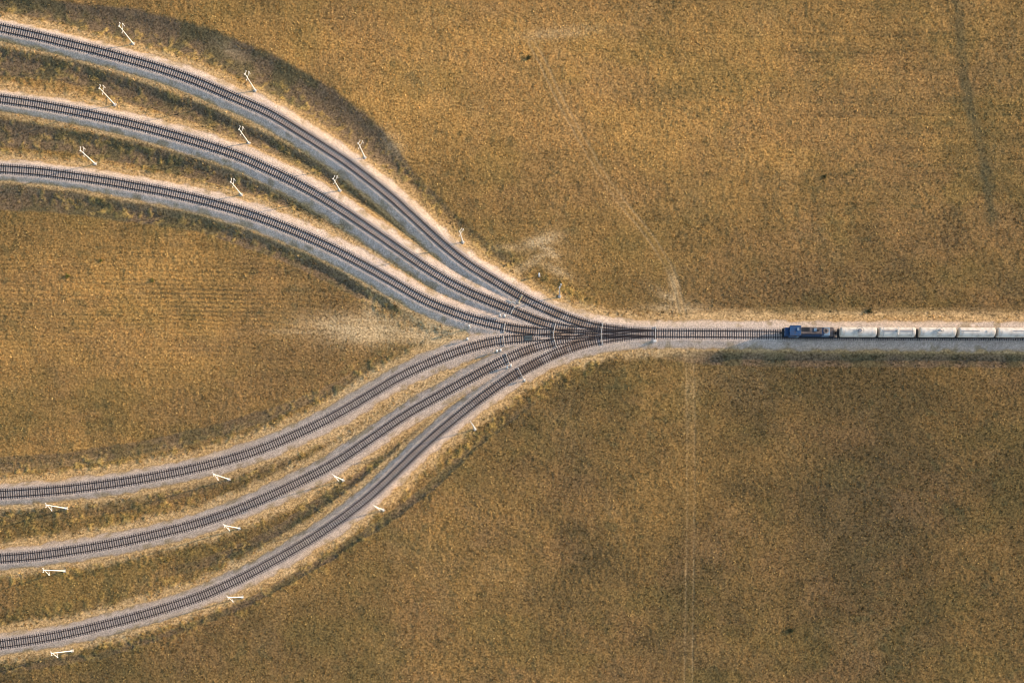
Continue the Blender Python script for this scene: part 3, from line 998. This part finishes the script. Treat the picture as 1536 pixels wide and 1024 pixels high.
def make_wagon(style):
    L, R = 8.9, 1.22
    root = empty("tank_wagon")
    cz = 1.18 + R
    rr = 0.16
    prof = [(-L / 2, 0)] + [(-L / 2 + rr * (1 - math.cos(q)), R * (0.80 + 0.20 * math.sin(q))) for q in np.linspace(0, math.pi / 2, 6)]
    prof += [(x, R) for x in np.linspace(-L / 2 + rr + 0.5, L / 2 - rr - 0.5, 6)]
    prof += [(-x, r) for x, r in prof[:7][::-1]]
    tk = MB().lathe_x(prof, cz=cz, seg=40).build("tank", M_TANK, root, True)
    for x in (-L / 2 + 0.9, L / 2 - 0.9) if style != 'dome' else (-3.4, 3.4):
        bands = MB().lathe_x([(x - 0.05, R + 0.002), (x - 0.05, R + 0.025), (x + 0.05, R + 0.025), (x + 0.05, R + 0.002)], cz=cz, seg=40)
        bands.build("band", M_TANKGREY if style == 'walk' else M_TANK, tk, True)
    top = cz + R
    if style in ('dome', 'ring'):
        dm = MB().tube((0, 0, top - 0.15), (0, 0, top + 0.32), 0.52, 0.50, 20).build("hatch_dome", M_TANK if style == 'ring' else M_TANKGREY, root, True)
        MB().tube((0.05, 0.1, top + 0.321), (0.05, 0.1, top + 0.42), 0.30, 0.28, 16).build("lid", M_TANKGREY, dm, True)
        ring = MB()
        pts = [(0.95 * math.cos(q), 0.78 * math.sin(q), top + 0.48) for q in np.linspace(0, 2 * math.pi, 19)]
        ring.path(pts, 0.05)
        for q in np.linspace(0, 2 * math.pi, 7)[:-1]:
            ring.tube((0.95 * math.cos(q), 0.78 * math.sin(q), top - 0.35), (0.95 * math.cos(q), 0.78 * math.sin(q), top + 0.48), 0.035, seg=6)
        ring.build("guard_rail", M_TANKGREY, root)
        if style == 'ring':
            MB().tube((0.62, 0.0, top - 0.1), (0.62, 0, top + 0.3), 0.13, 0.12, 10).build("valve", M_DARK, root, True)
    elif style == 'walk':
        MB().box((-2.1, 0, top + 0.06), (3.3, 0.34, 0.05)).box((2.1, 0, top + 0.06), (3.3, 0.34, 0.05)).build("walkway", M_TANKGREY, root)
        MB().box((0, 0, top + 0.07), (0.26, 2.0, 0.06)).tube((0, 0, top - 0.05), (0, 0, top + 0.26), 0.30, 0.28, 14).build("hatch_dome", M_TANK, root)
        MB().path([(-4.0, 0.2, top - 0.02), (-3.9, 0.3, top + 0.12), (-3.6, 0.3, top + 0.14), (3.6, 0.3, top + 0.14)], 0.035).build("guard_rail", M_TANKGREY, root)
    else:
        MB().box((-1.9 if style == 'seam' else 1.4, 0.08, top + 0.03), (4.6, 0.14, 0.06)).build("walkway", M_TANKGREY, root)
        MB().tube((2.4, 0, top - 0.1), (2.4, 0, top + 0.1), 0.26, 0.24, 14).build("hatch_dome", M_TANK, root, True)
    fr = MB()
    fr.box((0, 0, 1.02), (L + 0.5, 0.5, 0.26), bevel=0.02)
    for s in (-1, 1):
        fr.box((s * (L / 2 + 0.18), 0, 1.05), (0.24, 2.3, 0.34), bevel=0.02)
        fr.box((s * 2.9, 0, 1.22), (0.7, 1.7, 0.26), bevel=0.03)
    fr.build("underframe", M_DARK, root)
    for s in (-1, 1):
        pf = MB()
        pf.box((s * (L / 2 + 0.18), 0, 1.28), (0.42, 2.2, 0.05))
        for y in (-0.95, 0.95):
            pf.tube((s * (L / 2 + 0.3), y, 1.3), (s * (L / 2 + 0.3), y, 2.2), 0.03, seg=6)
        pf.tube((s * (L / 2 + 0.3), -0.95, 2.2), (s * (L / 2 + 0.3), 0.95, 2.2), 0.03, seg=6)
        pf.build("end_platform", M_DARK, root)
        coupler(root, s * (L / 2 + 0.45), s)
    ld = MB()
    for sx in (-0.18, 0.18):
        ld.path([(sx, -1.32, 1.0), (sx, -1.32, cz + 0.3), (sx, -0.75, top + 0.08)], 0.03)
    for zz in np.arange(1.2, cz + 0.3, 0.3):
        ld.tube((-0.18, -1.32, zz), (0.18, -1.32, zz), 0.02, seg=5)
    ld.build("ladder", M_TANKGREY, root)
    for s in (-1, 1):
        add_bogie(root, s * 2.9)
    return root


def make_loco():
    L = 12.7
    root = empty("diesel_locomotive")
    W = 2.46
    fr = MB().box((0, 0, 1.15), (L, W + 0.06, 0.32), bevel=0.03)
    fr.box((0, 0, 0.78), (4.2, 2.0, 0.7), bevel=0.12)
    for s in (-1, 1):
        fr.box((s * (L / 2 + 0.05), 0, 1.0), (0.22, W - 0.2, 0.7), bevel=0.04)
    fr.build("underframe", M_DARK, root)
    # front platform, nose and cab towards -X
    MB().box((-5.55, 0, 2.0), (1.0, 2.0, 1.5), bevel=0.14).build("nose", M_BLUE, root)
    cab = MB().box((-3.75, 0, 2.45), (2.7, W, 2.3), bevel=0.16).build("cab", M_BLUE, root)
    MB().box((-3.75, 0, 3.66), (2.85, W + 0.06, 0.14), bevel=0.05).build("cab_roof", M_BLUE, cab)
    MB().box((-5.115, 0.58, 2.98), (0.05, 0.9, 0.7)).build("window", M_GLASS, cab)
    MB().box((-5.115, -0.58, 2.98), (0.05, 0.9, 0.7)).build("window", M_GLASS, cab)
    for s in (-1, 1):
        MB().box((-3.6, s * (W / 2 + 0.012), 2.95), (0.9, 0.05, 0.65)).build("window", M_GLASS, cab)
        MB().box((-2.85, s * (W / 2 + 0.012), 2.2), (0.5, 0.04, 1.5)).build("door", M_PALEBLUE, cab)
        MB().tube((-6.10, s * 0.55, 2.2), (-6.03, s * 0.55, 2.2), 0.16, 0.16, 12).build("headlight", M_INSUL, root)
    MB().box((-3.1, 0.25, 3.82), (0.5, 0.7, 0.16), bevel=0.03).build("roof_vent", M_PALEBLUE, cab)
    # long engine hood
    hd = MB().box((0.65, 0, 2.2), (6.0, 1.95, 1.8), bevel=0.10).build("engine_hood", M_DEEPBLUE, root)
    MB().box((0.35, 0.12, 3.16), (5.2, 1.7, 0.16), bevel=0.05).build("hood_roof", M_BROWN, hd)
    gr = MB()
    for k in range(9):
        gr.box((-1.9 + k * 0.22, 0.35, 3.28), (0.10, 0.9, 0.06))
    gr.build("roof_grille", M_DARK, hd)
    MB().box((1.3, 0.3, 3.30), (0.7, 0.8, 0.14), bevel=0.03).build("exhaust_box", M_PALEBLUE, hd)
    MB().tube((2.1, 0.2, 3.2), (2.1, 0.2, 3.62), 0.24, 0.22, 12).build("exhaust_stack", M_DARK, hd, True)
    for s in (-1, 1):
        sv = MB()
        for k in range(7):
            sv.box((-1.4 + k * 0.62, s * 0.985, 2.35), (0.42, 0.05, 1.0), bevel=0.01)
        sv.build("side_louvre", M_BLUE, hd)
    # radiator end with round fan and tan box
    rd = MB().box((4.15, 0, 2.15), (1.9, 2.05, 1.7), bevel=0.10).build("radiator_housing", M_PALEBLUE, root)
    fan = MB()
    fan.tube((4.05, 0.1, 3.0), (4.05, 0.1, 3.16), 0.68, 0.66, 24)
    fan.build("fan_ring", M_TAN, rd, True)
    bl = MB()
    for k in range(6):
        bl.box((4.05 + 0.3 * math.cos(k * math.pi / 3), 0.1 + 0.3 * math.sin(k * math.pi / 3), 3.18), (0.5, 0.14, 0.04), rz=k * math.pi / 3)
    bl.build("fan_blade", M_DARK, rd)
    MB().box((5.55, 0.12, 1.95), (0.95, 2.1, 1.3), bevel=0.06).build("rear_locker", M_BROWN, root)
    # running boards and hand rails
    rb = MB()
    for s in (-1, 1):
        for k in range(13):
            x = -2.3 + k * 0.66
            if x > 6.1: break
            rb.tube((x, s * (W / 2 - 0.02), 1.3), (x, s * (W / 2 - 0.02), 2.2), 0.025, seg=5)
        rb.tube((-2.3, s * (W / 2 - 0.02), 2.2), (6.0, s * (W / 2 - 0.02), 2.2), 0.025, seg=5)
        rb.path([(-6.2, s * 1.1, 1.3), (-6.2, s * 1.1, 2.2), (-4.7, s * 1.1, 2.2)], 0.03)
    rb.build("handrail", M_DEEPBLUE, root)
    for s in (-1, 1):
        coupler(root, s * (L / 2 + 0.3), s)
        add_bogie(root, s * 3.9, 2.3, wheel_r=0.5)
    return root


def place_train(root, px, zc):
    """px: photograph x of the vehicle's middle at its body height"""
    x = P(px, 0, RAIL_TOP + zc)[0]
    y = float(np.interp(x, LINES['M'][:, 0], LINES['M'][:, 1]))
    root.location = (x, y, RAIL_TOP)
    a = math.atan2(np.interp(x + 1, LINES['M'][:, 0], LINES['M'][:, 1]) - np.interp(x - 1, LINES['M'][:, 0], LINES['M'][:, 1]), 2)
    root.rotation_euler = (0, 0, a)


lo = make_loco()
place_train(lo, 1214, 2.6)
tag(lo, "blue diesel locomotive with sooty brown roof leading the white tank wagons", "locomotive")
G = "white tank wagons behind the locomotive"
wd = make_wagon('dome'); place_train(wd, 1287, 2.4)
tag(wd, "white tank wagon with grey round hatch, coupled directly behind the blue locomotive", "tank wagon", G)
ww = make_wagon('walk'); place_train(ww, 1345, 2.4)
tag(ww, "white tank wagon with roof walkway lines, second behind the locomotive", "tank wagon", G)
wr = make_wagon('ring'); place_train(wr, 1405.5, 2.4)
tag(wr, "white tank wagon with ringed pale hatch, third behind the locomotive", "tank wagon", G)
ws = make_wagon('seam'); place_train(ws, 1464, 2.4)
tag(ws, "white tank wagon with a thin walkway over its left half, fourth behind the locomotive", "tank wagon", G)
wp = make_wagon('plain'); place_train(wp, 1522, 2.4)
tag(wp, "white tank wagon cut by the right edge of the picture, last one visible", "tank wagon", G)
for px in (1580, 1638, 1696):
    c = copy_tree(wr); place_train(c, px, 2.4)
    tag(c, "white tank wagon hidden beyond the right edge of the picture", "tank wagon", G)

# ------------------------------------------------------------------ shrubs
def shrub(px, py, r, dark, lab):
    p = on_ground(px, py)
    root = empty("shrub", p)
    n = int(260 * (r / 0.7) ** 2)
    V, F, colr = [], [], []
    for _ in range(n):
        q = RNG.normal(size=3); q /= np.linalg.norm(q)
        q[2] = abs(q[2])
        d = r * RNG.uniform(0.45, 1.0) * (0.8 + 0.35 * math.sin(3 * math.atan2(q[1], q[0]) + px))
        c = q * d * np.array([1, 1, 0.8]) + np.array([0, 0, 0.1])
        u = RNG.normal(size=3); u /= np.linalg.norm(u)
        v = np.cross(u, RNG.normal(size=3)); v /= np.linalg.norm(v)
        s = RNG.uniform(0.06, 0.13)
        i0 = len(V)
        V += [tuple(c - u * s), tuple(c + v * s * 0.6), tuple(c + u * s), tuple(c - v * s * 0.6)]
        F.append((i0, i0 + 1, i0 + 2, i0 + 3))
        t = RNG.uniform(0.75, 1.3)
        b_ = np.array([0.065, 0.07, 0.035]) if dark else np.array([0.17, 0.165, 0.045])
        colr += [(*(b_ * t), 1)] * 4
    me = bpy.data.meshes.new("foliage")
    me.from_pydata(V, [], F)
    a = me.attributes.new("tint", 'FLOAT_COLOR', 'POINT')
    a.data.foreach_set("color", np.array(colr, np.float32).ravel())
    me.materials.append(M_GRASS)
    link(bpy.data.objects.new("foliage", me), root)
    st = MB()
    for k in range(5):
        q = k * 1.26 + 0.3
        st.tube((0, 0, -0.1), (0.5 * r * math.cos(q), 0.5 * r * math.sin(q), 0.5 * r), 0.03, 0.012, 5)
    st.build("stem", M_SLEEPER, root)
    tag(root, lab, "shrub", "low shrubs in the fields")


shrub(102, 414, 0.75, False, "yellow green shrub in the left meadow, left of two alike")
shrub(229, 421, 0.6, False, "yellow green shrub in the left meadow, right of two alike")
shrub(152, 391, 0.5, False, "smallest yellow green shrub in the left meadow, closest to the ditch")
shrub(793, 87, 0.8, True, "dark green shrub beside the upper end of the wheel ruts")
shrub(1187, 945, 0.9, True, "dark green shrub alone near the bottom edge")
shrub(1237, 265, 0.65, True, "small dark green shrub alone in the upper right field")
shrub(1304, 466, 0.85, True, "dark green shrub just above the wagons beside the straight track")

# ------------------------------------------------------------------ light, sky, camera
EL = math.radians(14.5)
sd = Vector((1.0, 0.29, 0)).normalized()          # towards the sun on the ground
sun_dir = Vector((sd.x * math.cos(EL), sd.y * math.cos(EL), math.sin(EL)))
sl = bpy.data.lights.new("sun", 'SUN')
sl.energy = 3.2
sl.angle = math.radians(0.6)
sl.color = (1.0, 0.78, 0.54)
so = link(bpy.data.objects.new("sun", sl))
so.rotation_euler = sun_dir.to_track_quat('Z', 'Y').to_euler()
so.location = (120, 40, 120)

w = bpy.data.worlds.new("World")
scene.world = w
w.use_nodes = True
nt = w.node_tree
sky = nt.nodes.new('ShaderNodeTexSky')
sky.sky_type = 'NISHITA'
sky.sun_disc = False
sky.sun_elevation = EL
sky.sun_rotation = math.atan2(sd.x, sd.y)
sky.air_density = 1.0
sky.dust_density = 1.0
bg = nt.nodes['Background']
bg.inputs['Strength'].default_value = 0.15
nt.links.new(sky.outputs['Color'], bg.inputs['Color'])

cam = bpy.data.cameras.new("camera")
cam.sensor_width = 36.0
cam.sensor_fit = 'HORIZONTAL'
cam.lens = 36.0 * (H / S) / 1536.0
cam.shift_x = (768 - NX) / 1536.0
cam.shift_y = (NY - 512) / 1536.0
cam.clip_start = 1.0
cam.clip_end = 20000
co = link(bpy.data.objects.new("camera", cam))
co.location = (0, 0, H)
co.rotation_euler = (0, 0, 0)
scene.camera = co
scene.cycles.filter_width = 1.0

scene.view_settings.view_transform = 'Standard'
scene.view_settings.look = 'None'
scene.view_settings.exposure = 1.18
scene.view_settings.gamma = 1.0
